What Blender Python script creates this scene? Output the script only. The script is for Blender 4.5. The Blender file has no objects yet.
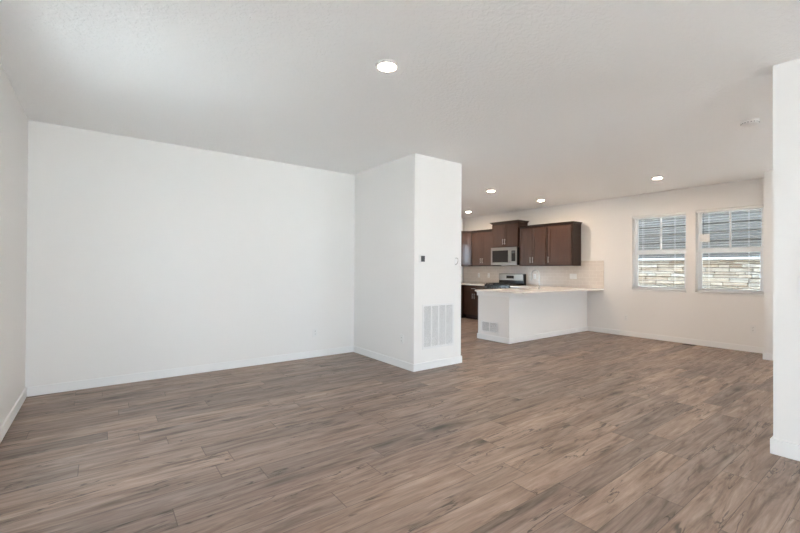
import bpy, bmesh, math, random
from mathutils import Matrix, Vector

C = bpy.context.scene.collection
SC = bpy.context.scene

# ------------------------------------------------------------------ camera
cam_data = bpy.data.cameras.new('camera')
cam_data.sensor_width = 36.0
cam_data.lens = 399.57 / 800.0 * 36.0
cam_data.clip_start = 0.02
cam_data.shift_y = -0.0006
cam = bpy.data.objects.new('camera', cam_data)
C.objects.link(cam)
_r = Vector((0.79996, -0.60002, 0.00583))
_u = Vector((-0.00895, -0.00222, 0.99996))
_w = Vector((0.59998, 0.79998, 0.00715))
m4 = Matrix.Identity(4)
for i in range(3):
    m4[i][0] = _r[i]; m4[i][1] = _u[i]; m4[i][2] = -_w[i]
m4[0][3], m4[1][3], m4[2][3] = 0.0, 0.0, 1.285
cam.matrix_world = m4
SC.camera = cam

# ------------------------------------------------------------------ world, exposure
SKY = 9.5
LAMP = 270.0
SUN = 72.0
wd = bpy.data.worlds.new('overcast_sky')
SC.world = wd
wd.use_nodes = True
wn = wd.node_tree.nodes; wl = wd.node_tree.links
bg = wn['Background']
tc = wn.new('ShaderNodeTexCoord'); sp = wn.new('ShaderNodeSeparateXYZ')
cr = wn.new('ShaderNodeValToRGB')
cr.color_ramp.elements[0].position = 0.0
cr.color_ramp.elements[0].color = (0.65, 0.81, 1.0, 1)
cr.color_ramp.elements[1].position = 1.0
cr.color_ramp.elements[1].color = (0.65, 0.81, 1.0, 1)
wl.new(tc.outputs['Generated'], sp.inputs[0])
wl.new(sp.outputs['Z'], cr.inputs[0])
wl.new(cr.outputs[0], bg.inputs['Color'])
bg.inputs['Strength'].default_value = SKY

sun_d = bpy.data.lights.new('sun', 'SUN'); sun_d.energy = SUN; sun_d.angle = math.radians(0.6); sun_d.color = (0.90, 0.96, 1.0)
sun = bpy.data.objects.new('sun', sun_d); C.objects.link(sun)
sun.rotation_euler = Vector((-0.05, 0.74, -0.67)).to_track_quat('-Z', 'Y').to_euler()

SC.view_settings.view_transform = 'Standard'
SC.view_settings.look = 'None'
SC.view_settings.exposure = 0.90
SC.view_settings.gamma = 1.0
SC.view_settings.use_curve_mapping = False
SC.cycles.max_bounces = 14
SC.cycles.diffuse_bounces = 8
SC.cycles.glossy_bounces = 4
SC.cycles.transparent_max_bounces = 16
SC.cycles.sample_clamp_indirect = 20.0
SC.cycles.use_denoising = True

# ------------------------------------------------------------------ room dimensions (metres)
H = 2.74
XL = -0.583                     # left wall
YB = 5.379                      # back wall of the living room
XC, XC2, YC = 3.148, 3.979, 3.90  # boxed-out wall block
XR, YR = 3.803, 0.677           # near wall on the right
XW = 8.264                      # wall with the two windows
XJ, YJ = 7.734, 1.474           # jog at the end of that wall
YK = 8.0                        # far kitchen wall
YREAR = -5.0                    # wall behind the camera
XP, YP, YP2 = 5.661, 4.394, 5.103  # peninsula half wall
CT = 0.905                      # countertop height


# ------------------------------------------------------------------ helpers
class MB:
    """Collects shapes into one bmesh."""
    def __init__(self):
        self.bm = bmesh.new()

    def box(self, x0, x1, y0, y1, z0, z1, bevel=0.0, seg=1):
        t = bmesh.new()
        bmesh.ops.create_cube(t, size=1.0)
        for v in t.verts:
            v.co = Vector((x0 + (v.co.x + .5) * (x1 - x0), y0 + (v.co.y + .5) * (y1 - y0), z0 + (v.co.z + .5) * (z1 - z0)))
        if bevel:
            bmesh.ops.bevel(t, geom=t.edges[:], offset=bevel, segments=seg, affect='EDGES', profile=0.5)
        self.merge(t)
        return self

    def merge(self, t, mat=None):
        if mat is not None:
            bmesh.ops.transform(t, matrix=mat, verts=t.verts[:])
        me = bpy.data.meshes.new('tmp')
        t.to_mesh(me); t.free()
        self.bm.from_mesh(me)
        bpy.data.meshes.remove(me)

    def prism(self, pts, axis, a0, a1):
        """Extrude a 2D outline along an axis. axis 'x': pts are (y,z); 'y': (x,z); 'z': (x,y)."""
        def P(p, a):
            return {'x': (a, p[0], p[1]), 'y': (p[0], a, p[1]), 'z': (p[0], p[1], a)}[axis]
        t = bmesh.new()
        A = [t.verts.new(P(p, a0)) for p in pts]
        B = [t.verts.new(P(p, a1)) for p in pts]
        t.faces.new(A); t.faces.new(B)
        n = len(pts)
        for i in range(n):
            t.faces.new((A[i], A[(i + 1) % n], B[(i + 1) % n], B[i]))
        bmesh.ops.recalc_face_normals(t, faces=t.faces[:])
        self.merge(t)
        return self

    def lathe(self, prof, n=32, mat=None):
        """prof: (radius, z) pairs turned about local z."""
        t = bmesh.new()
        rings = []
        for r, z in prof:
            if r < 1e-6:
                rings.append([t.verts.new((0, 0, z))])
            else:
                rings.append([t.verts.new((r * math.cos(2 * math.pi * k / n), r * math.sin(2 * math.pi * k / n), z)) for k in range(n)])
        for a, b in zip(rings, rings[1:]):
            for k in range(n):
                k2 = (k + 1) % n
                if len(a) == 1 and len(b) == 1:
                    continue
                if len(a) == 1:
                    t.faces.new((a[0], b[k], b[k2]))
                elif len(b) == 1:
                    t.faces.new((a[k], b[0], a[k2]))
                else:
                    t.faces.new((a[k], b[k], b[k2], a[k2]))
        if len(rings[0]) > 1:
            t.faces.new(rings[0])
        if len(rings[-1]) > 1:
            t.faces.new(rings[-1])
        bmesh.ops.recalc_face_normals(t, faces=t.faces[:])
        self.merge(t, mat)
        return self

    def tube(self, pts, r, n=12):
        pts = [Vector(p) for p in pts]
        t = bmesh.new()
        rings = []
        ref = None
        for i, p in enumerate(pts):
            d = (pts[min(i + 1, len(pts) - 1)] - pts[max(i - 1, 0)]).normalized()
            if ref is None:
                ref = Vector((0, 0, 1)) if abs(d.z) < .9 else Vector((1, 0, 0))
            a = d.cross(ref).normalized(); b = d.cross(a).normalized()
            ref = -b if False else ref
            rr = r[i] if isinstance(r, (list, tuple)) else r
            rings.append([t.verts.new(p + a * rr * math.cos(2 * math.pi * k / n) + b * rr * math.sin(2 * math.pi * k / n)) for k in range(n)])
        for a, b in zip(rings, rings[1:]):
            for k in range(n):
                t.faces.new((a[k], a[(k + 1) % n], b[(k + 1) % n], b[k]))
        t.faces.new(rings[0]); t.faces.new(rings[-1])
        bmesh.ops.recalc_face_normals(t, faces=t.faces[:])
        self.merge(t)
        return self

    def holed(self, axis, a0, a1, u0, u1, v0, v1, holes):
        """Slab across `axis` (a0..a1) spanning u,v with rectangular holes (hu0,hu1,hv0,hv1); v is z."""
        us = sorted({u0, u1, *[h[0] for h in holes], *[h[1] for h in holes]})
        for ua, ub in zip(us, us[1:]):
            um = (ua + ub) / 2
            cuts = sorted((h[2], h[3]) for h in holes if h[0] < um < h[1])
            z = v0
            for c0, c1 in cuts + [(v1, v1)]:
                if c0 > z + 1e-6:
                    if axis == 'x':
                        self.box(a0, a1, ua, ub, z, c0)
                    elif axis == 'y':
                        self.box(ua, ub, a0, a1, z, c0)
                    else:
                        self.box(ua, ub, z, c0, a0, a1)
                z = c1
        bmesh.ops.remove_doubles(self.bm, verts=self.bm.verts[:], dist=1e-5)
        return self

    def build(self, name, mat, parent=None, smooth=False):
        me = bpy.data.meshes.new(name)
        if smooth:
            for f in self.bm.faces:
                f.smooth = True
        self.bm.to_mesh(me); self.bm.free()
        me.materials.append(mat)
        o = bpy.data.objects.new(name, me)
        C.objects.link(o)
        if parent:
            o.parent = parent
        if smooth:
            try:
                me.set_sharp_from_angle(angle=math.radians(40))
            except Exception:
                pass
        return o


def thing(name, label, cat, loc=(0, 0, 0), rotz=0.0, group=None):
    o = bpy.data.objects.new(name, None)
    o.empty_display_size = 0.1
    C.objects.link(o)
    o.location = loc
    o.rotation_euler = (0, 0, rotz)
    o['label'] = label; o['category'] = cat
    if group:
        o['group'] = group
    return o


def tag(o, label, cat, group=None):
    o['label'] = label; o['category'] = cat
    if group:
        o['group'] = group
    return o


def structure(o, label=None, cat=None):
    o['kind'] = 'structure'
    if label:
        o['label'] = label
    if cat:
        o['category'] = cat
    return o


def dup(root, loc, rotz, label, group=None):
    r = root.copy(); C.objects.link(r)
    r.location = loc; r.rotation_euler = (0, 0, rotz)
    r['label'] = label
    if group:
        r['group'] = group
    for ch in list(root.children):
        c = ch.copy(); C.objects.link(c); c.parent = r
        for g in list(ch.children):
            d = g.copy(); C.objects.link(d); d.parent = c
    return r


# ------------------------------------------------------------------ materials
def mat(name, col, rough=0.5, metal=0.0, noise=0.0, nscale=20.0, bump=0.0, bscale=60.0, spec=0.5, detail=3.0, stretch=None, coat=0.0):
    m = bpy.data.materials.new(name); m.use_nodes = True
    n = m.node_tree.nodes; l = m.node_tree.links
    b = n['Principled BSDF']
    b.inputs['Coat Weight'].default_value = coat
    b.inputs['Coat Roughness'].default_value = 0.085
    b.inputs['Roughness'].default_value = rough
    b.inputs['Metallic'].default_value = metal
    b.inputs['Specular IOR Level'].default_value = spec
    t = n.new('ShaderNodeTexCoord'); mp = n.new('ShaderNodeMapping')
    l.new(t.outputs['Object'], mp.inputs[0])
    if stretch:
        mp.inputs['Scale'].default_value = stretch
    nz = n.new('ShaderNodeTexNoise'); nz.inputs['Scale'].default_value = nscale; nz.inputs['Detail'].default_value = detail
    l.new(mp.outputs[0], nz.inputs['Vector'])
    mx = n.new('ShaderNodeMix'); mx.data_type = 'RGBA'
    mx.inputs['A'].default_value = (*[c * (1 - noise) for c in col], 1)
    mx.inputs['B'].default_value = (*[min(1, c * (1 + noise)) for c in col], 1)
    l.new(nz.outputs['Fac'], mx.inputs['Factor'])
    l.new(mx.outputs['Result'], b.inputs['Base Color'])
    if bump:
        n2 = n.new('ShaderNodeTexNoise'); n2.inputs['Scale'].default_value = bscale; n2.inputs['Detail'].default_value = 4
        l.new(mp.outputs[0], n2.inputs['Vector'])
        bp = n.new('ShaderNodeBump'); bp.inputs['Strength'].default_value = bump; bp.inputs['Distance'].default_value = 0.01
        l.new(n2.outputs['Fac'], bp.inputs['Height']); l.new(bp.outputs[0], b.inputs['Normal'])
    return m


def ceiling_mat():
    """White paint over a knock-down plaster texture."""
    m = bpy.data.materials.new('textured_ceiling_paint'); m.use_nodes = True
    n = m.node_tree.nodes; l = m.node_tree.links
    b = n['Principled BSDF']
    b.inputs['Base Color'].default_value = (0.91, 0.91, 0.905, 1)
    b.inputs['Roughness'].default_value = 0.8
    b.inputs['Specular IOR Level'].default_value = 0.25
    t = n.new('ShaderNodeTexCoord')
    nz = n.new('ShaderNodeTexNoise'); nz.inputs['Scale'].default_value = 34; nz.inputs['Detail'].default_value = 5
    l.new(t.outputs['Object'], nz.inputs['Vector'])
    rp = n.new('ShaderNodeValToRGB')
    rp.color_ramp.elements[0].position = 0.47; rp.color_ramp.elements[1].position = 0.56
    l.new(nz.outputs['Fac'], rp.inputs[0])
    bp = n.new('ShaderNodeBump'); bp.inputs['Strength'].default_value = 0.42; bp.inputs['Distance'].default_value = 0.0035
    l.new(rp.outputs[0], bp.inputs['Height']); l.new(bp.outputs[0], b.inputs['Normal'])
    return m


def floor_mat():
    """Rustic brown laminate: 0.18 m planks along X, random lengths and tones, knots and cracks."""
    m = bpy.data.materials.new('rustic_wood_planks'); m.use_nodes = True
    n = m.node_tree.nodes; l = m.node_tree.links
    b = n['Principled BSDF']
    L = l.new

    def math_(op, a, c=None, d=None):
        k = n.new('ShaderNodeMath'); k.operation = op
        for i, v in enumerate((a, c, d)):
            if v is None:
                continue
            if isinstance(v, (int, float)):
                k.inputs[i].default_value = v
            else:
                L(v, k.inputs[i])
        return k.outputs[0]

    def comb(x, y, z=0.0):
        k = n.new('ShaderNodeCombineXYZ')
        for i, v in enumerate((x, y, z)):
            if isinstance(v, (int, float)):
                k.inputs[i].default_value = v
            else:
                L(v, k.inputs[i])
        return k.outputs[0]

    def noise(vec, scale, detail=4, rough=.55, dist=0.0):
        k = n.new('ShaderNodeTexNoise'); k.inputs['Scale'].default_value = scale
        k.inputs['Detail'].default_value = detail; k.inputs['Roughness'].default_value = rough
        k.inputs['Distortion'].default_value = dist
        L(vec, k.inputs['Vector']); return k.outputs['Fac']

    def ramp(f, stops):
        k = n.new('ShaderNodeValToRGB')
        while len(k.color_ramp.elements) < len(stops):
            k.color_ramp.elements.new(0.5)
        for e, (p_, c_) in zip(k.color_ramp.elements, stops):
            e.position = p_; e.color = (*c_, 1) if isinstance(c_, tuple) else (c_, c_, c_, 1)
        L(f, k.inputs[0]); return k.outputs[0]

    def mix(f, a, c, mode='MIX'):
        k = n.new('ShaderNodeMix'); k.data_type = 'RGBA'; k.blend_type = mode
        for s, v in (('Factor', f), ('A', a), ('B', c)):
            if isinstance(v, (int, float)):
                k.inputs[s].default_value = v
            elif isinstance(v, tuple):
                k.inputs[s].default_value = (*v, 1)
            else:
                L(v, k.inputs[s])
        return k.outputs['Result']

    geo = n.new('ShaderNodeNewGeometry'); sx = n.new('ShaderNodeSeparateXYZ')
    L(geo.outputs['Position'], sx.inputs[0])
    X, Y = sx.outputs['X'], sx.outputs['Y']
    yv = math_('DIVIDE', math_('ADD', Y, 10.0 - 0.915), 0.18)
    row = math_('FLOOR', yv)
    fy = math_('FRACT', yv)
    w1 = n.new('ShaderNodeTexWhiteNoise'); w1.noise_dimensions = '1D'; L(row, w1.inputs['W'])
    xv = math_('ADD', math_('DIVIDE', math_('ADD', X, 20.0), 1.25), math_('MULTIPLY', w1.outputs['Value'], 7.3))
    colm = math_('FLOOR', xv)
    fx = math_('FRACT', xv)
    w2 = n.new('ShaderNodeTexWhiteNoise'); w2.noise_dimensions = '2D'; L(comb(row, colm), w2.inputs['Vector'])
    rnd = w2.outputs['Value']
    w3 = n.new('ShaderNodeTexWhiteNoise'); w3.noise_dimensions = '2D'; L(comb(colm, row), w3.inputs['Vector'])
    rnd2 = w3.outputs['Value']
    # each plank gets its own piece of figure
    ox = math_('ADD', X, math_('MULTIPLY', rnd, 37.0)); oy = math_('ADD', Y, math_('MULTIPLY', rnd2, 19.0))
    grain = noise(comb(math_('MULTIPLY', ox, 0.9), math_('MULTIPLY', oy, 9.0), rnd), 2.0, 8, .60, 1.2)
    fine = noise(comb(math_('MULTIPLY', ox, 6.0), math_('MULTIPLY', oy, 120.0), rnd), 2.0, 3, .6)
    figure = noise(comb(math_('MULTIPLY', ox, 0.8), math_('MULTIPLY', oy, 5.0), rnd), 1.7, 5, .6, 1.0)
    base = ramp(grain, [(0.27, (0.130, 0.092, 0.072)), (0.42, (0.245, 0.178, 0.144)), (0.56, (0.312, 0.235, 0.193)), (0.74, (0.410, 0.322, 0.272))])
    tone = ramp(rnd, [(0.0, (0.72, 0.74, 0.76)), (0.35, (0.93, 0.92, 0.92)), (0.75, (1.04, 1.01, 0.98)), (1.0, (1.22, 1.18, 1.13))])
    c1 = mix(1.0, base, tone, 'MULTIPLY')
    c2 = mix(1.0, c1, ramp(figure, [(0.30, 0.48), (0.44, 0.90), (0.58, 1.03), (0.78, 1.18)]), 'MULTIPLY')
    c3 = mix(1.0, c2, ramp(fine, [(0.3, 0.86), (0.7, 1.08)]), 'MULTIPLY')
    # knots
    vo = n.new('ShaderNodeTexVoronoi'); vo.inputs['Scale'].default_value = 1.0
    L(comb(math_('MULTIPLY', ox, 1.0), math_('MULTIPLY', oy, 3.4), 0.0), vo.inputs['Vector'])
    kd = math_('ADD', vo.outputs['Distance'], math_('MULTIPLY', math_('SUBTRACT', figure, .5), .10))
    c4 = mix(1.0, c3, ramp(kd, [(0.03, 0.26), (0.08, 0.52), (0.19, 1.0)]), 'MULTIPLY')
    # cracks along the grain
    ck = noise(comb(math_('MULTIPLY', ox, 2.2), math_('MULTIPLY', oy, 17.0), 3.0), 1.0, 3, .5, .6)
    ckd = math_('ABSOLUTE', math_('SUBTRACT', ck, 0.5))
    gate = noise(comb(math_('MULTIPLY', ox, 1.7), math_('MULTIPLY', oy, 5.0), 9.0), 1.0, 2)
    crack = math_('MULTIPLY', ramp(ckd, [(0.008, 1.0), (0.022, 0.0)]), ramp(gate, [(0.53, 0.0), (0.58, 1.0)]))
    c5 = mix(math_('MULTIPLY', crack, 0.75), c4, (0.035, 0.026, 0.022))
    # plank joints
    ey = math_('MINIMUM', fy, math_('SUBTRACT', 1.0, fy))
    ex = math_('MINIMUM', fx, math_('SUBTRACT', 1.0, fx))
    jy = math_('LESS_THAN', ey, 0.010)
    jx = math_('LESS_THAN', ex, 0.0018)
    joint = math_('MAXIMUM', jy, jx)
    c6 = mix(math_('MULTIPLY', joint, 0.6), c5, (0.04, 0.03, 0.026))
    L(c6, b.inputs['Base Color'])
    L(ramp(grain, [(0.3, 0.50), (0.7, 0.38)]), b.inputs['Roughness'])
    b.inputs['Specular IOR Level'].default_value = 0.5
    hgt = math_('SUBTRACT', math_('MULTIPLY', grain, 0.35), math_('ADD', math_('MULTIPLY', joint, 1.0), math_('MULTIPLY', crack, .6)))
    bp = n.new('ShaderNodeBump'); bp.inputs['Strength'].default_value = 0.25; bp.inputs['Distance'].default_value = 0.003
    L(hgt, bp.inputs['Height']); L(bp.outputs[0], b.inputs['Normal'])
    return m


def glass_mat():
    m = bpy.data.materials.new('window_glass'); m.use_nodes = True
    n = m.node_tree.nodes; l = m.node_tree.links
    n.remove(n['Principled BSDF'])
    out = n['Material Output']
    tr = n.new('ShaderNodeBsdfTransparent'); tr.inputs[0].default_value = (0.96, 0.98, 0.97, 1)
    gl = n.new('ShaderNodeBsdfGlossy'); gl.inputs['Roughness'].default_value = 0.02
    fr = n.new('ShaderNodeFresnel'); fr.inputs[0].default_value = 1.45
    mx = n.new('ShaderNodeMixShader')
    ge = n.new('ShaderNodeNewGeometry'); sb = n.new('ShaderNodeMath'); sb.operation = 'SUBTRACT'; sb.inputs[0].default_value = 1.0
    l.new(ge.outputs['Backfacing'], sb.inputs[1])
    mu = n.new('ShaderNodeMath'); mu.operation = 'MULTIPLY'; l.new(fr.outputs[0], mu.inputs[0]); l.new(sb.outputs[0], mu.inputs[1])
    l.new(mu.outputs[0], mx.inputs[0]); l.new(tr.outputs[0], mx.inputs[1]); l.new(gl.outputs[0], mx.inputs[2])
    l.new(mx.outputs[0], out.inputs[0])
    return m


def lens_mat():
    m = bpy.data.materials.new('lit_lens'); m.use_nodes = True
    n = m.node_tree.nodes; l = m.node_tree.links
    n.remove(n['Principled BSDF'])
    e = n.new('ShaderNodeEmission'); e.inputs[0].default_value = (1.0, 0.78, 0.58, 1); e.inputs[1].default_value = LAMP
    l.new(e.outputs[0], n['Material Output'].inputs[0])
    return m


def tile_mat():
    """Small beige-grey glazed subway tile with light grout on a wall in the YZ plane."""
    m = bpy.data.materials.new('backsplash_tile'); m.use_nodes = True
    n = m.node_tree.nodes; l = m.node_tree.links
    b = n['Principled BSDF']; b.inputs['Roughness'].default_value = 0.22
    geo = n.new('ShaderNodeNewGeometry'); s = n.new('ShaderNodeSeparateXYZ'); c = n.new('ShaderNodeCombineXYZ')
    ad = n.new('ShaderNodeMath'); ad.operation = 'ADD'
    l.new(geo.outputs['Position'], s.inputs[0]); l.new(s.outputs['X'], ad.inputs[0]); l.new(s.outputs['Y'], ad.inputs[1])
    l.new(ad.outputs[0], c.inputs[0]); l.new(s.outputs['Z'], c.inputs[1])
    br = n.new('ShaderNodeTexBrick'); br.inputs['Scale'].default_value = 1.0
    br.inputs['Brick Width'].default_value = 0.15; br.inputs['Row Height'].default_value = 0.075
    br.inputs['Mortar Size'].default_value = 0.0022; br.inputs['Bias'].default_value = 0.0
    br.inputs['Color1'].default_value = (0.67, 0.61, 0.555, 1); br.inputs['Color2'].default_value = (0.70, 0.64, 0.585, 1)
    br.inputs['Mortar'].default_value = (0.82, 0.77, 0.72, 1)
    l.new(c.outputs[0], br.inputs['Vector']); l.new(br.outputs['Color'], b.inputs['Base Color'])
    bp = n.new('ShaderNodeBump'); bp.inputs['Strength'].default_value = 0.3; bp.inputs['Distance'].default_value = 0.002; bp.invert = True
    l.new(br.outputs['Fac'], bp.inputs['Height']); l.new(bp.outputs[0], b.inputs['Normal'])
    return m


def stone_mat():
    m = bpy.data.materials.new('ledge_stone'); m.use_nodes = True
    n = m.node_tree.nodes; l = m.node_tree.links
    b = n['Principled BSDF']; b.inputs['Roughness'].default_value = 0.9
    g = n.new('ShaderNodeNewGeometry'); r = n.new('ShaderNodeValToRGB')
    cols = [(0.0, (0.470, 0.372, 0.285)), (0.2, (0.572, 0.499, 0.423)), (0.45, (0.633, 0.588, 0.524)), (0.7, (0.489, 0.451, 0.404)), (0.85, (0.591, 0.490, 0.386)), (1.0, (0.693, 0.646, 0.587))]
    while len(r.color_ramp.elements) < len(cols):
        r.color_ramp.elements.new(.5)
    for e, (p_, c_) in zip(r.color_ramp.elements, cols):
        e.position = p_; e.color = (*c_, 1)
    l.new(g.outputs['Random Per Island'], r.inputs[0])
    t = n.new('ShaderNodeTexCoord'); nz = n.new('ShaderNodeTexNoise'); nz.inputs['Scale'].default_value = 9; nz.inputs['Detail'].default_value = 6
    l.new(t.outputs['Object'], nz.inputs['Vector'])
    r2 = n.new('ShaderNodeValToRGB')
    r2.color_ramp.elements[0].position = .3; r2.color_ramp.elements[0].color = (.7, .68, .66, 1)
    r2.color_ramp.elements[1].position = .7; r2.color_ramp.elements[1].color = (1.1, 1.1, 1.1, 1)
    l.new(nz.outputs['Fac'], r2.inputs[0])
    mx = n.new('ShaderNodeMix'); mx.data_type = 'RGBA'; mx.blend_type = 'MULTIPLY'; mx.inputs['Factor'].default_value = 1
    l.new(r.outputs[0], mx.inputs['A']); l.new(r2.outputs[0], mx.inputs['B'])
    l.new(mx.outputs['Result'], b.inputs['Base Color'])
    bp = n.new('ShaderNodeBump'); bp.inputs['Strength'].default_value = .8; bp.inputs['Distance'].default_value = .02
    l.new(nz.outputs['Fac'], bp.inputs['Height']); l.new(bp.outputs[0], b.inputs['Normal'])
    return m


def counter_mat():
    m = mat('white_quartz', (0.84, 0.82, 0.79), 0.18, noise=.05, nscale=5)
    return m


M = dict(
    wall=mat('white_wall_paint', (0.84, 0.828, 0.812), 0.6, bump=.04, bscale=180, spec=.3, noise=.005),
    ceiling=ceiling_mat(),
    floor=floor_mat(),
    trim=mat('white_trim_paint', (0.865, 0.865, 0.86), 0.4, noise=.005),
    cabinet=mat('dark_stained_wood', (0.070, 0.034, 0.022), 0.34, spec=.35, coat=1.0, noise=.35, nscale=3, stretch=(14, 14, 1.2), detail=5),
    cabinet_in=mat('dark_cabinet_box', (0.032, 0.016, 0.011), 0.42, spec=.35, noise=.3, nscale=3, stretch=(14, 14, 1.2)),
    nickel=mat('brushed_nickel', (0.50, 0.48, 0.45), 0.28, 1.0, noise=.04, nscale=60, stretch=(1, 1, 20)),
    steel=mat('stainless_steel', (0.33, 0.31, 0.29), 0.38, 1.0, noise=.05, nscale=8, stretch=(1, 40, 40)),
    black=mat('black_enamel', (0.012, 0.012, 0.013), 0.22, noise=.1),
    iron=mat('cast_iron', (0.02, 0.02, 0.02), 0.6, noise=.2, bump=.1),
    darkglass=mat('dark_oven_glass', (0.02, 0.018, 0.018), 0.08, noise=.1),
    counter=counter_mat(),
    tile=tile_mat(),
    plastic=mat('white_plastic', (0.82, 0.82, 0.81), 0.35, noise=.01),
    slot=mat('dark_slot', (0.05, 0.05, 0.05), 0.6, noise=.1),
    screen=mat('dark_grey_display', (0.055, 0.058, 0.062), 0.3, noise=.1),
    grille=mat('white_grille_enamel', (0.80, 0.80, 0.80), 0.4, noise=.01),
    duct=mat('grey_duct', (0.27, 0.27, 0.28), 0.7, noise=.1),
    blind=mat('white_blind_slat', (0.90, 0.90, 0.895), 0.45, noise=.01),
    vinyl=mat('white_vinyl', (0.92, 0.92, 0.92), 0.35, noise=.01),
    glass=glass_mat(),
    lens=lens_mat(),
    bronze=mat('dark_bronze_register', (0.06, 0.045, 0.035), 0.5, .3, noise=.1),
    siding=mat('grey_lap_siding', (0.100, 0.090, 0.080), 0.75, noise=.12, nscale=4, stretch=(1, 1, 8), bump=.05),
    capstone=mat('pale_stone_cap', (0.64, 0.62, 0.60), 0.8, noise=.06, nscale=12),
    stone=stone_mat(),
    mortar=mat('dark_stone_joint', (0.16, 0.14, 0.12), 0.95, noise=.2),
    roof=mat('dark_shingle', (0.06, 0.058, 0.056), 0.9, noise=.25, nscale=30, bump=.2),
    bounce_strip=mat('grey_bounce_strip', (0.18, 0.172, 0.16), 0.95, noise=.4, nscale=40),
    gravel=mat('pale_gravel', (0.34, 0.34, 0.335), 0.95, noise=.3, nscale=30),
)

# ------------------------------------------------------------------ room shell
T = 0.18
WIN = [(2.612, 3.506), (1.583, 2.471)]      # the two windows along Y
WZ0, WZ1 = 0.915, 2.325
REAR_DOOR = (-0.45, 1.7, 0.02, 2.05)       # opening behind the camera (X range, Z range)
LEFT_FILL_WIN = (3.0, 3.5, 0.6, 2.1)  # unseen window, added and placed to light the wall block's left side
GLARE_WIN = (-1.65, -1.15, 1.55, 2.62)  # unseen window added to throw a glare on the angled corner cabinet
DINING_FILL_DOOR = (5.8, 7.6, 0.02, 2.25)     # unseen door beyond the near right wall, added to light the dining side
KITCHEN_FILL_WIN = (4.1, 5.3, 0.10, 1.35)     # unseen low window behind the white block, added to brighten the kitchen

structure(MB().box(XL - T, XW + T, YREAR - T, YK + T, -0.12, 0.0).build('floor', M['floor']))
structure(MB().box(XL - T, XW + T, YREAR - T, YK + T, H, H + 0.16).build('ceiling', M['ceiling']))
structure(MB().holed('x', XL - T, XL, YREAR - T, YB + T, 0, H, [GLARE_WIN, LEFT_FILL_WIN]).build('wall_left', M['wall']))
structure(MB().box(XL, XC, YB, YB + T, 0, H).build('wall_back', M['wall']))
structure(MB().box(XC, XC2, YC, YK + T, 0, H).build('wall_block', M['wall']))
structure(MB().holed('y', YK, YK + T, XC2, XW, 0, H, [KITCHEN_FILL_WIN]).build('wall_kitchen', M['wall']))
structure(MB().holed('x', XW, XW + T, YREAR - T, YK + T, 0, H, [(a, b, WZ0, WZ1) for a, b in WIN]).build('wall_window_side', M['wall']))
structure(MB().box(XJ, XW, YREAR, YJ, 0, H).build('wall_jog', M['wall']))
structure(MB().box(XR, XR + 0.12, YREAR, YR, 0, H).build('wall_right', M['wall']))
structure(MB().holed('y', YREAR - T, YREAR, XL, XW, 0, H, [REAR_DOOR, DINING_FILL_DOOR]).build('wall_rear', M['wall']))

BH, BT = 0.095, 0.015


def board(name, x0, x1, y0, y1):
    structure(MB().box(x0, x1, y0, y1, 0, BH, 0.004, 2).build(name, M['trim']))


board('baseboard_left', XL, XL + BT, YREAR, YB)
board('baseboard_back', XL + BT, XC, YB - BT, YB)
mb = MB()
mb.box(XC - BT, XC, YC - BT, YB - BT, 0, BH, .004, 2); mb.box(XC, XC2 + BT, YC - BT, YC, 0, BH, .004, 2)
mb.box(XC2, XC2 + BT, YC, YK, 0, BH, .004, 2)
structure(mb.build('baseboard_block', M['trim']))
board('baseboard_window_side', XW - BT, XW, YJ, YP)
mb = MB(); mb.box(XJ - BT, XJ, YREAR, YJ + BT, 0, BH, .004, 2); mb.box(XJ, XW - BT, YJ, YJ + BT, 0, BH, .004, 2)
structure(mb.build('baseboard_jog', M['trim']))
mb = MB(); mb.box(XR - BT, XR, YREAR, YR + BT, 0, BH + .01, .004, 2); mb.box(XR, XR + .12, YR, YR + BT, 0, BH + .01, .004, 2)
mb.box(XR + .12, XR + .12 + BT, YREAR, YR + BT, 0, BH + .01, .004, 2)
structure(mb.build('baseboard_right', M['trim']))

# peninsula half wall (white, wraps the end) and its trim
PW = 0.115
HWZ = CT - 0.031
mb = MB(); mb.box(XP, XW, YP, YP + PW, 0, HWZ); mb.box(XP, XP + PW, YP + PW, YP2, 0, HWZ)
structure(mb.build('wall_peninsula', M['wall']))
mb = MB()
mb.box(XP - BT, XW - BT, YP - BT, YP, 0, BH, .004, 2); mb.box(XP - BT, XP, YP, YP2 + BT, 0, BH, .004, 2)
structure(mb.build('baseboard_peninsula', M['trim']))
mb = MB()
mb.box(XP - 0.018, XP, YP, YP2 + .018, HWZ - 0.075, HWZ, .003)
mb.box(XP - 0.026, XP, YP, YP2 + .026, HWZ - 0.020, HWZ, .004)
mb.box(XP - 0.018, XP + PW, YP2, YP2 + .018, HWZ - 0.075, HWZ, .003)
structure(mb.build('trim_1', M['trim']))

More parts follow.
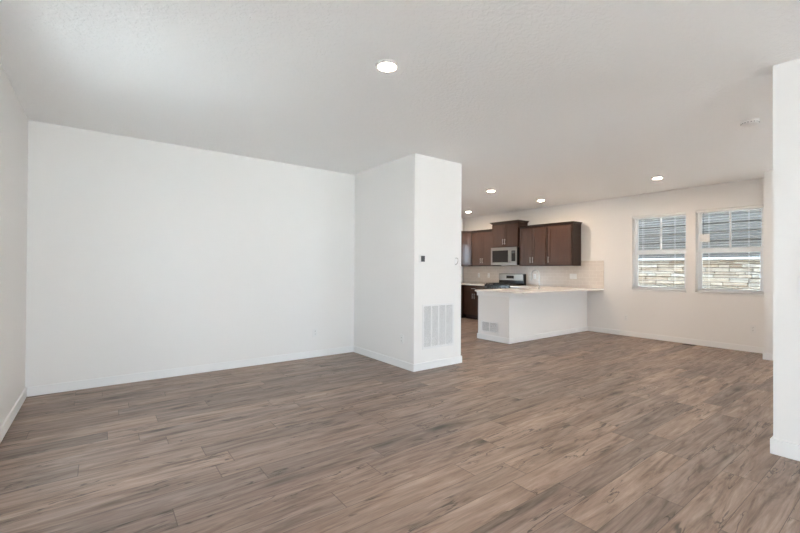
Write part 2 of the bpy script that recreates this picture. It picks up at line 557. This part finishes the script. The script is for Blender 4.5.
# ------------------------------------------------------------------ windows
def window(name, y0, y1, z0, z1, xin=XW, xo=0.11):
    """Single-hung vinyl window in the X-facing wall, set back from the inner face."""
    root = bpy.data.objects.new(name, None); C.objects.link(root); root['kind'] = 'structure'
    xa, xb = xin + xo, xin + xo + 0.06
    f = 0.032
    fr = MB()
    fr.box(xa, xb, y0, y1, z0, z0 + f, .003); fr.box(xa, xb, y0, y1, z1 - f, z1, .003)
    fr.box(xa, xb, y0, y0 + f, z0 + f, z1 - f, .003); fr.box(xa, xb, y1 - f, y1, z0 + f, z1 - f, .003)
    fr.build('frame', M['vinyl'], root)
    zm = 1.632
    s = 0.028
    lo = MB()      # lower sash, nearer the room
    xl0, xl1 = xa + .005, xa + .03
    lo.box(xl0, xl1, y0 + f, y1 - f, z0 + f, z0 + f + .03, .002); lo.box(xl0, xl1, y0 + f, y1 - f, zm - .040, zm + .040, .002)
    lo.box(xl0, xl1, y0 + f, y0 + f + s, z0 + f + .03, zm - .040, .002); lo.box(xl0, xl1, y1 - f - s, y1 - f, z0 + f + .03, zm - .040, .002)
    lo = lo.build('lower_sash', M['vinyl'], root)
    MB().box(xl0 + .01, xl0 + .014, y0 + f + s, y1 - f - s, z0 + f + .03, zm - .040).build('pane', M['glass'], lo)
    up = MB()
    xu0, xu1 = xa + .032, xa + .056
    up.box(xu0, xu1, y0 + f, y1 - f, zm - .02, zm + .03, .002); up.box(xu0, xu1, y0 + f, y1 - f, z1 - f - .02, z1 - f, .002)
    up.box(xu0, xu1, y0 + f, y0 + f + s * .7, zm + .03, z1 - f - .02, .002); up.box(xu0, xu1, y1 - f - s * .7, y1 - f, zm + .03, z1 - f - .02, .002)
    up = up.build('upper_sash', M['vinyl'], root)
    ym = (y0 + y1) / 2
    MB().box(xu0 + .004, xu1 - .004, ym - .014, ym + .014, zm + .03, z1 - f - .02, .002).build('muntin', M['vinyl'], up)
    MB().box(xu0 + .01, xu0 + .014, y0 + f + s * .7, y1 - f - s * .7, zm + .03, z1 - f - .02).build('pane', M['glass'], up)
    MB().box(xin - .012, xa, y0 - .012, y1 + .012, z0 - .022, z0, .003).build('sill', M['trim'], root)
    return root


for i, (a, b) in enumerate(WIN):
    window('window_%d' % (i + 1), a, b, WZ0, WZ1)


def frame_window(name, axis, c, u0, u1, z0, z1, n, sg=1):
    """Plain glazed opening (out of view; all but the rear one added for light)."""
    root = bpy.data.objects.new(name, None); C.objects.link(root); root['kind'] = 'structure'
    f = 0.06
    fr = MB(); gl = MB()
    def bx(mb, ua, ub, za, zb, d0, d1):
        if axis == 'x':
            mb.box(c - d1, c - d0, ua, ub, za, zb)
        else:
            mb.box(ua, ub, min(c - sg * d1, c - sg * d0), max(c - sg * d1, c - sg * d0), za, zb)
    bx(fr, u0, u1, z0, z0 + f, .04, .10); bx(fr, u0, u1, z1 - f, z1, .04, .10)
    for k in range(n + 1):
        uc = u0 + (u1 - u0) * k / n
        ua, ub = (u0, u0 + f) if k == 0 else (u1 - f, u1) if k == n else (uc - f / 2, uc + f / 2)
        bx(fr, ua, ub, z0 + f, z1 - f, .04, .10)
    fr.build('frame', M['vinyl'], root)
    bx(gl, u0 + f / 2, u1 - f / 2, z0 + f / 2, z1 - f / 2, .068, .072)
    gl.build('pane', M['glass'], root)


frame_window('door_1', 'y', YREAR, *REAR_DOOR, 2)
frame_window('window_3', 'x', XL, *LEFT_FILL_WIN, 1)
frame_window('window_4', 'x', XL, *GLARE_WIN, 1)
frame_window('fill_door_dining', 'y', YREAR, *DINING_FILL_DOOR, 2)
frame_window('window_5', 'y', YK, *KITCHEN_FILL_WIN, 2, -1)


def portal(name, loc, direction, w, h):
    d = bpy.data.lights.new(name, 'AREA'); d.shape = 'RECTANGLE'; d.size = w; d.size_y = h
    d.cycles.is_portal = True
    o = bpy.data.objects.new(name, d); C.objects.link(o); o.location = loc
    o.rotation_euler = Vector(direction).to_track_quat('-Z', 'Y').to_euler()


for nm, (a, b, z0, z1), y, dy in (('rear', REAR_DOOR, YREAR - .13, 1), ('dining', DINING_FILL_DOOR, YREAR - .13, 1), ('kitchen', KITCHEN_FILL_WIN, YK + .13, -1)):
    portal('sky_portal_' + nm, ((a + b) / 2, y, (z0 + z1) / 2), (0, dy, 0), b - a, z1 - z0)
for q in (LEFT_FILL_WIN, GLARE_WIN):
    portal('sky_portal_left', (XL - .13, (q[0] + q[1]) / 2, (q[2] + q[3]) / 2), (1, 0, 0), q[1] - q[0], q[3] - q[2])

# ------------------------------------------------------------------ outside
structure(MB().box(-40, 60, -50, 50, -0.5, -0.3).build('ground', M['gravel']))
structure(MB().box(XL - T, XW + T, YREAR - T, YK + T, H + .16, 3.2).build('wall_gap_shade', M['siding']))  # unseen block added above the ceiling to control sky light in the gap
structure(MB().prism([(XL - .3, 3.2), (XW + .5, 3.2), (XW + .5, 3.35), ((XL + XW) / 2, 5.0), (XL - .3, 3.35)], 'y', YREAR - .3, YK + .4).build('roof', M['roof']))  # unseen roof added over it; eave and ridge shape light in the gap
structure(MB().box(XW + T, 10.06, -20, 20, -0.3, -0.28).build('ground_bounce_strip', M['bounce_strip']))  # unseen strip added to tune the light bounced onto the stone
rng = random.Random(5)
nb = thing('house', 'grey sided neighbouring house with stone base seen through both windows', 'house', (10.06, 2.0, -0.3))
mb = MB()
NH, E0, E1 = 6.2, -14.0, 12.0
z = 1.855
while z < NH:           # lap boards, each leaning out at its foot
    mb.prism([(0.0, z), (0.022, z), (0.006, z + .185), (0.0, z + .185)], 'y', E0, E1)
    z += .178
for v in mb.bm.verts:
    v.co.x = -v.co.x
bmesh.ops.reverse_faces(mb.bm, faces=mb.bm.faces[:])
mb.box(0, 3.0, E0, E1, 0, NH)
mb.build('siding', M['siding'], nb)
MB().box(-0.13, 0, E0, E1, 1.805, 1.855, .008).build('stone_cap', M['capstone'], nb)
MB().prism([(-.35, NH), (4.0, NH), (4.0, 8.6), (-.35, NH + .2)], 'y', E0 - .3, E1 + .3).build('roof', M['roof'], nb)
st = MB(); zz = 0.0; S0, S1 = -3.0, 9.0
while zz < 1.78:
    hh = rng.uniform(.045, .095); y = S0 + rng.uniform(-.3, 0)
    hh = min(hh, 1.795 - zz)
    while y < S1:
        ln = rng.uniform(.14, .46)
        if rng.random() < .25 and hh > .07:
            h1 = hh * rng.uniform(.4, .6)
            st.box(-.05 - rng.uniform(0, .04), -.012, y, y + ln - .007, zz, zz + h1 - .005, .007)
            st.box(-.05 - rng.uniform(0, .04), -.012, y, y + ln - .007, zz + h1, zz + hh - .007, .007)
        else:
            st.box(-.05 - rng.uniform(0, .04), -.012, y, y + ln - .007, zz, zz + hh - .007, .008)
        y += ln
    zz += hh
st.build('stone_veneer', M['stone'], nb)
MB().box(-0.02, 0, E0, E1, 0, 1.80).build('mortar_bed', M['mortar'], nb)

# ------------------------------------------------------------------ recessed ceiling lights
cl = thing('ceiling_light', 'round lit ceiling light nearest the camera, over the living area', 'ceiling light', (1.625, 2.335, H), 0, 'round recessed ceiling lights')
MB().lathe([(0.058, -0.012), (0.066, -0.018), (0.078, -0.012), (0.085, 0.0), (0.058, 0.0)], 40).build('trim_ring', M['plastic'], cl, True)
MB().lathe([(0.060, -0.004), (0.060, -0.012), (0.045, -0.017), (0.0, -0.020)], 40).build('lens', M['lens'], cl, True)
for x, y, lab in [
    (5.75, 4.884, 'lit ceiling light over the peninsula, the one nearer the white wall block'),
    (7.347, 4.904, 'lit ceiling light just in front of the right wall cabinets'),
    (6.97, 2.584, 'lit ceiling light closest to the two windows'),
    (7.405, 7.012, 'smallest lit ceiling light, deep in the kitchen beside the white wall block'),
]:
    dup(cl, (x, y, H), 0, lab)

sd = thing('smoke_detector', 'white round smoke detector on the ceiling near the right wall', 'smoke detector', (5.032, 1.061, H))
MB().lathe([(0.0, 0.0), (0.074, 0.0), (0.074, -0.010), (0.0, -0.010)], 36).build('mounting_plate', M['plastic'], sd, True)
MB().lathe([(0.066, -0.010), (0.070, -0.016), (0.066, -0.034), (0.050, -0.044), (0.0, -0.047)], 36).build('cover', M['plastic'], sd, True)
mb = MB()
for k in range(18):
    a = 2 * math.pi * k / 18
    t = bmesh.new(); bmesh.ops.create_cube(t, size=1)
    mb.merge(t, Matrix.Rotation(a, 4, 'Z') @ Matrix.Translation((.0670, 0, -.025)) @ Matrix.Diagonal((.006, .012, .006, 1)))
mb.build('vent_slots', M['duct'], sd)

# ------------------------------------------------------------------ outlets and wall plates (local: face to -Y)
def make_outlet(label, loc, rot, group):
    t = thing('wall_outlet', label, 'outlet', loc, rot, group)
    MB().box(-.037, .037, -.006, 0, -.06, .06, .002).build('plate', M['plastic'], t)
    for zc in (-.021, .021):
        s = MB().box(-.017, .017, -.009, -.006, zc - .014, zc + .014, .002).build('socket', M['plastic'], t)
        mb = MB()
        for xs in (-.007, .007):
            mb.box(xs - .0014, xs + .0014, -.0096, -.0088, zc - .003, zc + .006)
        mb.box(-.0025, .0025, -.0096, -.0088, zc - .010, zc - .006)
        mb.build('slots', M['slot'], s)
    return t


FX = -math.pi / 2     # plate facing -X
G1, G2 = 'low wall outlets', 'backsplash outlets'
o0 = make_outlet('white outlet low on the long white back wall', (2.50, YB, .355), 0, G1)
dup(o0, (XC, 4.145, .373), FX, 'white outlet low on the shaded side of the white wall block')
dup(o0, (XW, 1.707, .367), FX, 'outlet low on the wall beneath the right window')
dup(o0, (XW, 3.615, .355), FX, 'outlet low on the wall between the peninsula and the left window')
XS = XW - 0.009
dup(o0, (XS, 5.67, 1.125), FX, 'backsplash outlet right behind the faucet', G2)
dup(o0, (XS, 7.075, 1.125), FX, 'backsplash outlet just left of the range', G2)
dup(o0, (XS, 7.42, 1.125), FX, 'leftmost backsplash outlet, under the corner cabinet', G2)


def make_switch(name, label, loc, rot, gangs):
    t = thing(name, label, 'light switch', loc, rot)
    w = .035 + .023 * gangs
    MB().box(-w, w, -.006, 0, -.058, .058, .002).build('plate', M['plastic'], t)
    for k in range(gangs):
        xc = (k - (gangs - 1) / 2) * .046
        MB().box(xc - .016, xc + .016, -.010, -.006, -.033, .033, .0025).build('rocker', M['plastic'], t)
    return t


make_switch('switch_plate', 'wide white plate on the backsplash under the right wall cabinet', (XS, 4.705, 1.145), FX, 2)
make_switch('light_switch', 'white light switch on the near right wall at the picture edge', (XR, .49, 1.20), FX, 1)

# thermostat
th = thing('thermostat', 'small white thermostat with dark square display on the wall block', 'thermostat', (3.272, YC, 1.415))
MB().box(-.052, .052, -.008, 0, -.052, .052, .004, 2).build('back_plate', M['plastic'], th)
MB().box(-.038, .038, -.022, -.008, -.044, .044, .004, 2).build('body', M['plastic'], th)
MB().box(-.031, .031, -.0235, -.022, -.037, .037, .001).build('display', M['screen'], th)

# bare bracket left on the wall block
hk = thing('wall_hook', 'small pale hook bracket high on the block near its right edge', 'hook', (3.868, YC, 1.395))
MB().box(-.020, .020, -.004, 0, -.055, .055, .002).build('back_plate', M['grille'], hk)
MB().tube([(0.0, -.004, .040), (.0, -.028, .042), (.012, -.036, .030), (.014, -.036, .0), (.006, -.034, -.025), (-.006, -.030, -.040), (-.012, -.012, -.046)], .005, 10).build('bent_wire', M['nickel'], hk, True)
MB().box(.012, .046, -.008, -.002, -.038, -.030, .001).build('side_tab', M['grille'], hk)


# ------------------------------------------------------------------ return air grilles (local: face to -Y)
def grille(name, label, loc, rot, w, h, cols, pitch, edge=.028):
    t = thing(name, label, 'air vent', loc, rot)
    fr = MB()
    fr.box(-w / 2 - edge, w / 2 + edge, -.006, 0, -edge, 0, .002); fr.box(-w / 2 - edge, w / 2 + edge, -.006, 0, h, h + edge, .002)
    fr.box(-w / 2 - edge, -w / 2, -.006, 0, 0, h, .002); fr.box(w / 2, w / 2 + edge, -.006, 0, 0, h, .002)
    bw = .022
    for k in range(1, cols):
        xc = -w / 2 + w * k / cols
        fr.box(xc - bw / 2, xc + bw / 2, -.006, 0, 0, h)
    fr.build('frame', M['grille'], t)
    MB().box(-w / 2, w / 2, -.0012, -.0002, 0, h).build('duct_opening', M['duct'], t)
    lv = MB(); z = .003
    while z < h - .004:
        for k in range(cols):
            xa = -w / 2 + w * k / cols + (bw / 2 if k else 0); xb = -w / 2 + w * (k + 1) / cols - (bw / 2 if k < cols - 1 else 0)
            lv.prism([(-.0065, z), (-.0055, z), (-.0012, z + pitch * .60), (-.0022, z + pitch * .60)], 'x', xa, xb)
        z += pitch
    lv.build('louvers', M['grille'], t)
    return t


grille('return_air_grille', 'tall white return air grille low on the white wall block', (3.5615, YC, .287), 0, .50, .515, 4, .0125)
grille('return_air_grille', 'small white return air grille low on the peninsula end', (XP, 4.828, .165), FX, .34, .16, 2, .0125, .022)

# floor register
fv = thing('floor_register', 'dark floor register slot by the baseboard below the windows', 'floor vent', (8.165, 2.53, 0))
mb = MB()
HL = .085
mb.box(-.060, .060, -HL, -HL + .01, 0, .004); mb.box(-.060, .060, HL - .01, HL, 0, .004)
mb.box(-.060, -.050, -HL + .01, HL - .01, 0, .004); mb.box(.050, .060, -HL + .01, HL - .01, 0, .004)
mb.build('frame', M['bronze'], fv)
mb = MB()
for k in range(9):
    y = -.068 + k * .017
    mb.box(-.050, .050, y - .003, y + .003, 0.0009, .0035)
mb.build('louvers', M['bronze'], fv)
MB().box(-.050, .050, -HL + .01, HL - .01, .0001, .0008).build('duct_opening', M['slot'], fv)


# ------------------------------------------------------------------ window blinds
def blind(label, y0, y1, wand):
    w = (y1 - y0) - .016
    t = thing('window_blind', label, 'window blind', (XW + .045, (y0 + y1) / 2, WZ0), 0, 'white window blinds')
    h = WZ1 - WZ0
    MB().box(-.030, .030, -w / 2, w / 2, h - .040, h - .002, .004).build('headrail', M['blind'], t)
    MB().box(-.026, .026, -w / 2, w / 2, .008, .028, .004).build('bottom_rail', M['blind'], t)
    s = MB(); z = .062
    a = math.radians(1.5)
    while z < h - .060:
        prof = []
        for sgn in (1, -1):
            for k in range(5):
                u = (-1 + k * .5) * sgn
                x = u * .025
                prof.append((x * math.cos(a), z + x * math.sin(a) + .0016 * (1 - u * u) + sgn * .0013))
        s.prism(prof, 'y', -w / 2, w / 2)
        z += .0435
    s.build('slats', M['blind'], t)
    c = MB()
    for yc in (-w * .30, w * .30):
        for xs in (-.027, .027):
            c.box(xs - .0011, xs + .0011, yc - .0011, yc + .0011, .02, h - .05)
    c.build('ladder_cords', M['blind'], t)
    if wand:
        yw = w / 2 - .105
        MB().tube([(-.034, yw, h - .05), (-.034, yw, .98)], .004, 8).build('tilt_wand', M['slot'], t)
        MB().box(-.037, -.034, yw - .085, yw + .055, .865, .995, .0008).build('tag', M['plastic'], t)
    return t


blind('open white slatted blind in the left window', *WIN[0], False)
blind('open white slatted blind in the right window, with a white tag hanging inside', *WIN[1], True)

# ------------------------------------------------------------------ kitchen: backsplash
mb = MB(); mb.box(XW - .009, XW, 4.045, YK, CT, 1.48)
structure(mb.build('trim_2', M['tile']))


# ------------------------------------------------------------------ kitchen cabinets (local: X=depth, front at x=0 looking to -X, Y = width from 0)
def shaker(parent, y0, y1, z0, z1, handle, name='door', front=0.0, th_=.019, flat=False):
    """A shaker door or drawer front with its pull; handle = ('v', y, z) or ('h', y, z) or None."""
    s = .057
    mb = MB(); xa, xb = front - th_, front
    if flat:
        mb.box(xa, xb, y0, y1, z0, z1, .002)
    else:
        mb.box(xa, xb, y0, y0 + s, z0, z1, .0015); mb.box(xa, xb, y1 - s, y1, z0, z1, .0015)
        mb.box(xa, xb, y0 + s, y1 - s, z0, z0 + s, .0015); mb.box(xa, xb, y0 + s, y1 - s, z1 - s, z1, .0015)
        mb.box(xa + .008, xb, y0 + s, y1 - s, z0 + s, z1 - s)
    d = mb.build(name, M['cabinet'], parent)
    if handle:
        k, y, z = handle
        hx = xa - .030
        L2 = .068
        hb = MB()
        if k == 'v':
            hb.tube([(hx, y, z - L2), (hx, y, z + L2)], .0062, 10)
            for q in (-.048, .048):
                hb.tube([(hx, y, z + q), (xa, y, z + q)], .0045, 8)
        else:
            hb.tube([(hx, y - L2, z), (hx, y + L2, z)], .0062, 10)
            for q in (-.048, .048):
                hb.tube([(hx, y + q, z), (xa, y + q, z)], .0045, 8)
        hb.build('handle', M['nickel'], d, True)
    return d


UZ0, UZ1 = 1.372, 2.262
UX = XW - .33           # front plane of the wall cabinets


def crown(mb, y0, y1, x0, x1, z0, h, ex, left, right):
    """Crown strip along the front (and the open sides): stepped out and up."""
    for k in range(5):
        f0 = (k / 5) ** 1.4; f1 = ((k + 1) / 5) ** 1.4
        e = ex * f1
        mb.box(x0 - .019 - e, x1, y0 - (e if right else 0), y1 + (e if left else 0), z0 + h * k / 5, z0 + h * (k + 1) / 5)
    return mb


def wall_cabinet(label, y0, y1, z0, z1, doors, xf=UX, left=False, right=False, ch=.042, cex=.035, filler=0.0):
    """doors: list of (ya, yb, handle side 'l'/'r')."""
    t = thing('wall_cabinet', label, 'kitchen cabinet', (xf, y0, z0), 0, 'dark wood wall cabinets')
    w, h, d = y1 - y0, z1 - z0, XW - .0095 - xf
    MB().box(0, d, 0.0005, w - .0005, 0, h, .001).build('body', M['cabinet_in'], t)
    if filler:
        MB().box(-.006, .002, .001, filler, .0, h, .001).build('filler_strip', M['cabinet_in'], t)
    for ya, yb, side in doors:
        hy = (yb - y0 - .030) if side == 'l' else (ya - y0 + .030)
        shaker(t, ya - y0 + .002, yb - y0 - .002, .020, h - .020, ('v', hy, .020 + .115))
    mb = MB(); crown(mb, 0, w, 0, d, h, ch, cex, left, right)
    mb.build('crown_molding', M['cabinet_in'], t)
    return t


wall_cabinet('single door dark wall cabinet at the right end of the row', 4.530, 5.128, UZ0, UZ1, [(4.560, 5.112, 'l')], right=True)
wall_cabinet('double door dark wall cabinet right of the microwave, behind the faucet', 5.132, 5.870, UZ0, UZ1, [(5.165, 5.512, 'l'), (5.514, 5.855, 'r')])
wall_cabinet('raised short dark cabinet above the microwave', 5.874, 6.650, 1.826, 2.405, [(5.876, 6.262, 'l'), (6.264, 6.648, 'r')], xf=XW - .375, left=True, right=True, ch=.05, cex=.045)
wall_cabinet('double door dark wall cabinet left of the microwave', 6.654, 7.378, UZ0, UZ1, [(6.672, 7.015, 'l'), (7.017, 7.360, 'r')])

# corner cabinet set at 45 degrees
cc = thing('wall_cabinet', 'angled corner wall cabinet beside the white block, with a pale sheen', 'kitchen cabinet', (UX, 7.382, UZ0), 0, 'dark wood wall cabinets')
hC = UZ1 - UZ0
dC = XW - .0095 - UX
qC = YK - 7.382
out = [(0, 0), (dC, 0), (dC, qC), (-.28, qC), (-.28, .28)]
MB().prism(out, 'z', 0, hC).build('body', M['cabinet_in'], cc)
mb = MB()
for k in range(5):
    e = .035 * ((k + 1) / 5) ** 1.4 + .019
    mb.prism([(-e * .42, 0), (dC, 0), (dC, qC), (-.28 - e, qC), (-.28 - e, .28 - e * .42)], 'z', hC + .042 * k / 5, hC + .042 * (k + 1) / 5)
mb.build('crown_molding', M['cabinet_in'], cc)
wdg = .28 * math.sqrt(2)
dd = shaker(cc, .022, wdg - .022, .012, hC - .02, ('v', wdg - .036, .117))
dd.rotation_euler = (0, 0, math.radians(45)); dd.location = (0, 0, 0)


def base_cabinet(label, y0, y1, drawers, doors):
    t = thing('base_cabinet', label, 'kitchen cabinet', (XW - .60, y0, 0), 0, 'dark wood base cabinets')
    w = y1 - y0; d = .595; top = CT - .0315
    MB().box(0, d, .0005, w - .0005, .10, top, .001).build('body', M['cabinet_in'], t)
    MB().box(.07, d, .0005, w - .0005, 0, .10).build('toe_kick', M['cabinet_in'], t)
    for ya, yb in drawers:
        shaker(t, ya - y0 + .003, yb - y0 - .003, .715, top - .012, ('h', (ya + yb) / 2 - y0, .79), 'drawer', flat=True)
    for ya, yb, side in doors:
        hy = (yb - y0 - .032) if side == 'l' else (ya - y0 + .032)
        shaker(t, ya - y0 + .003, yb - y0 - .003, .115, .705, ('v', hy, .60))
    return t


base_cabinet('dark base cabinet left of the range, beside the peninsula end', 6.674, 7.40, [(6.68, 7.395)], [(6.68, 7.037, 'l'), (7.039, 7.395, 'r')])
base_cabinet('dark base cabinet right of the range, hidden behind the peninsula', 5.12, 5.895, [(5.13, 5.89)], [(5.13, 5.508, 'l'), (5.512, 5.89, 'r')])
# blind corner box that carries the worktop into the corner
t = thing('corner_base_cabinet', 'dark corner base cabinet at the far left of the kitchen', 'kitchen cabinet', (XW - .60, 7.402, 0))
MB().box(-.55, .595, .001, YK - 7.402 - .001, .10, CT - .0315, .001).build('body', M['cabinet_in'], t)
MB().box(-.55, .595, .07, YK - 7.402 - .001, 0, .10).build('toe_kick', M['cabinet_in'], t)

# ------------------------------------------------------------------ worktops
CX0, CY0, CY1 = XP - .058, 4.045, 5.135
SX0, SX1, SY0, SY1 = 6.42, 7.16, 4.66, 5.06       # sink cut-out
mb = MB()
ctz0, ctz1 = CT - .030, CT
mb.holed('z', ctz0, ctz1, CX0, XW - .0095, CY0, CY1, [(SX0, SX1, SY0, SY1)])
mb.box(XW - .645, XW - .0095, CY1, 5.897, ctz0, ctz1)
bmesh.ops.remove_doubles(mb.bm, verts=mb.bm.verts[:], dist=1e-5)
tag(mb.build('countertop', M['counter']), 'white quartz peninsula countertop with a deep overhang, holding the faucet', 'countertop')
mb = MB(); mb.box(XW - .645, XW - .0095, 6.672, YK - .001, ctz0, ctz1, .002); mb.box(XW - 1.15, XW - .645, YK - .645, YK - .001, ctz0, ctz1, .002)
tag(mb.build('countertop', M['counter']), 'short white countertop left of the range', 'countertop')

# sink
sk = thing('kitchen_sink', 'steel undermount sink set in the peninsula countertop', 'sink', ((SX0 + SX1) / 2, (SY0 + SY1) / 2, ctz0 - .20))
mb = MB(); a, b2 = (SX1 - SX0) / 2, (SY1 - SY0) / 2
mb.box(-a, a, -b2, b2, 0, .003)
mb.box(-a, -a + .003, -b2, b2, .003, .199); mb.box(a - .003, a, -b2, b2, .003, .199)
mb.box(-a + .003, a - .003, -b2, -b2 + .003, .003, .199); mb.box(-a + .003, a - .003, b2 - .003, b2, .003, .199)
mb.build('basin', M['steel'], sk)
MB().lathe([(0, .003), (.045, .003), (.045, .006), (.03, .0065), (0, .005)], 24).build('drain', M['nickel'], sk, True)

# faucet
fc = thing('faucet', 'tall gooseneck kitchen faucet on the peninsula countertop', 'faucet', (6.80, 4.575, CT))
MB().lathe([(0, 0), (.028, 0), (.028, .006), (.021, .012), (.019, .07), (.0145, .085), (0, .085)], 24).build('base', M['nickel'], fc, True)
pts = [(0, 0, .08), (0, 0, .20), (0, 0, .285)]
for k in range(1, 13):
    a = math.pi * k / 12
    pts.append((0, .085 - .085 * math.cos(a), .285 + .085 * math.sin(a)))
pts.append((0, .17, .265))
MB().tube(pts, .0112, 14).build('spout', M['nickel'], fc, True)
MB().tube([(0, .17, .275), (0, .17, .17)], [.011, .0135], 14).build('spray_head', M['nickel'], fc, True)
MB().tube([(-.018, 0, .05), (-.05, -.004, .056), (-.10, -.010, .085)], [.010, .008, .006], 10).build('handle', M['nickel'], fc, True)

# ------------------------------------------------------------------ microwave (local: front x=0, looking to -X)
mY0, mY1, mZ0, mZ1 = 5.878, 6.646, 1.392, 1.822
mw = thing('microwave', 'stainless over-the-range microwave under the short cabinet', 'microwave', (XW - .405, mY0, mZ0))
w, h = mY1 - mY0, mZ1 - mZ0
MB().box(0, .395, 0, w, 0, h, .003).build('case', M['black'], mw)
mb = MB()      # door frame: steel surround with a dark window
dy0 = .175      # control panel on the viewer's right = low Y
mb.box(-.030, 0, dy0, w, h - .075, h, .003); mb.box(-.030, 0, dy0, w, 0, .065, .003)
mb.box(-.030, 0, dy0, dy0 + .045, .065, h - .075, .002); mb.box(-.030, 0, w - .045, w, .065, h - .075, .002)
door = mb.build('door', M['steel'], mw)
MB().box(-.026, -.002, dy0 + .045, w - .045, .065, h - .075).build('window', M['darkglass'], door)
hb = MB(); hb.tube([(-.068, dy0 + .02, .055), (-.068, dy0 + .02, h - .055)], .013, 12)
for q in (.085, h - .085):
    hb.tube([(-.068, dy0 + .02, q), (-.028, dy0 + .02, q)], .009, 10)
hb.build('handle', M['steel'], door, True)
mb = MB(); mb.box(-.030, 0, 0, dy0 - .002, 0, h, .003)
cp = mb.build('control_panel', M['steel'], mw)
MB().box(-.0315, -.030, .03, dy0 - .035, .09, h - .085, .0005).build('keypad', M['darkglass'], cp)
MB().box(-.0325, -.0315, .045, dy0 - .05, h - .15, h - .105).build('display', M['screen'], cp)
MB().box(.03, .36, .05, w - .05, -.004, 0).build('underside_filter', M['duct'], mw)

# ------------------------------------------------------------------ gas range
rY0, rY1 = 5.902, 6.664
rg = thing('range', 'stainless and black gas range against the backsplash under the microwave', 'stove', (XW - .645, rY0, 0))
w = rY1 - rY0; D = .63
MB().box(.02, D, 0, w, .03, CT, .002).build('body', M['black'], rg)
ct = MB().box(.0, D - .07, 0, w, CT, CT + .014, .004).build('cooktop', M['black'], rg)
for yc, xc in [(w * .25, .16), (w * .75, .16), (w * .25, .42), (w * .75, .42)]:
    MB().lathe([(0, 0), (.045, 0), (.045, .012), (.03, .016), (.03, .022), (0, .022)], 20, Matrix.Translation((xc, yc, CT + .014))).build('burner', M['iron'], ct, True)
for ya, yb in [(.02, w * .5 - .004), (w * .5 + .004, w - .02)]:
    mb = MB(); z0, z1 = CT + .030, CT + .044
    mb.box(.04, .052, ya, yb, z0, z1); mb.box(.53, .542, ya, yb, z0, z1); mb.box(.285, .297, ya, yb, z0, z1)
    mb.box(.052, .53, ya, ya + .012, z0, z1); mb.box(.052, .53, yb - .012, yb, z0, z1)
    mb.box(.052, .53, (ya + yb) / 2 - .006, (ya + yb) / 2 + .006, z0, z1)
    for xx in (.04, .53):
        for yy in (ya, yb - .012):
            mb.box(xx, xx + .012, yy, yy + .012, CT + .014, z0)
    mb.build('grate', M['iron'], ct)
mb = MB().box(D - .085, D, 0.0, w, CT, 1.178, .004)
bgd = mb.build('backguard', M['black'], rg)
MB().box(D - .097, D - .085, .022, w - .004, 1.015, 1.172, .003).build('steel_face', M['steel'], bgd)
MB().box(D - .0985, D - .097, w * .38, w * .68, 1.062, 1.135, .0005).build('clock_display', M['darkglass'], bgd)
od = MB().box(-.02, .02, .01, w - .01, .22, .78, .004).build('oven_door', M['steel'], rg)
MB().box(-.0215, -.02, .10, w - .10, .34, .64).build('window', M['darkglass'], od)
hb = MB(); hb.tube([(-.065, .06, .73), (-.065, w - .06, .73)], .012, 12)
for q in (.09, w - .09):
    hb.tube([(-.065, q, .73), (-.02, q, .73)], .009, 8)
hb.build('handle', M['steel'], od, True)
kp = MB().box(-.012, .02, .0, w, .79, CT - .002, .004).build('knob_panel', M['black'], rg)
for k in range(5):
    MB().lathe([(0, 0), (.02, 0), (.018, .03), (0, .031)], 18, Matrix.Translation((-.012, .09 + k * (w - .18) / 4, .845)) @ Matrix.Rotation(-math.pi / 2, 4, 'Y')).build('knob', M['iron'], kp, True)
dr = MB().box(-.015, .02, .01, w - .01, .05, .21, .004).build('drawer', M['steel'], rg)
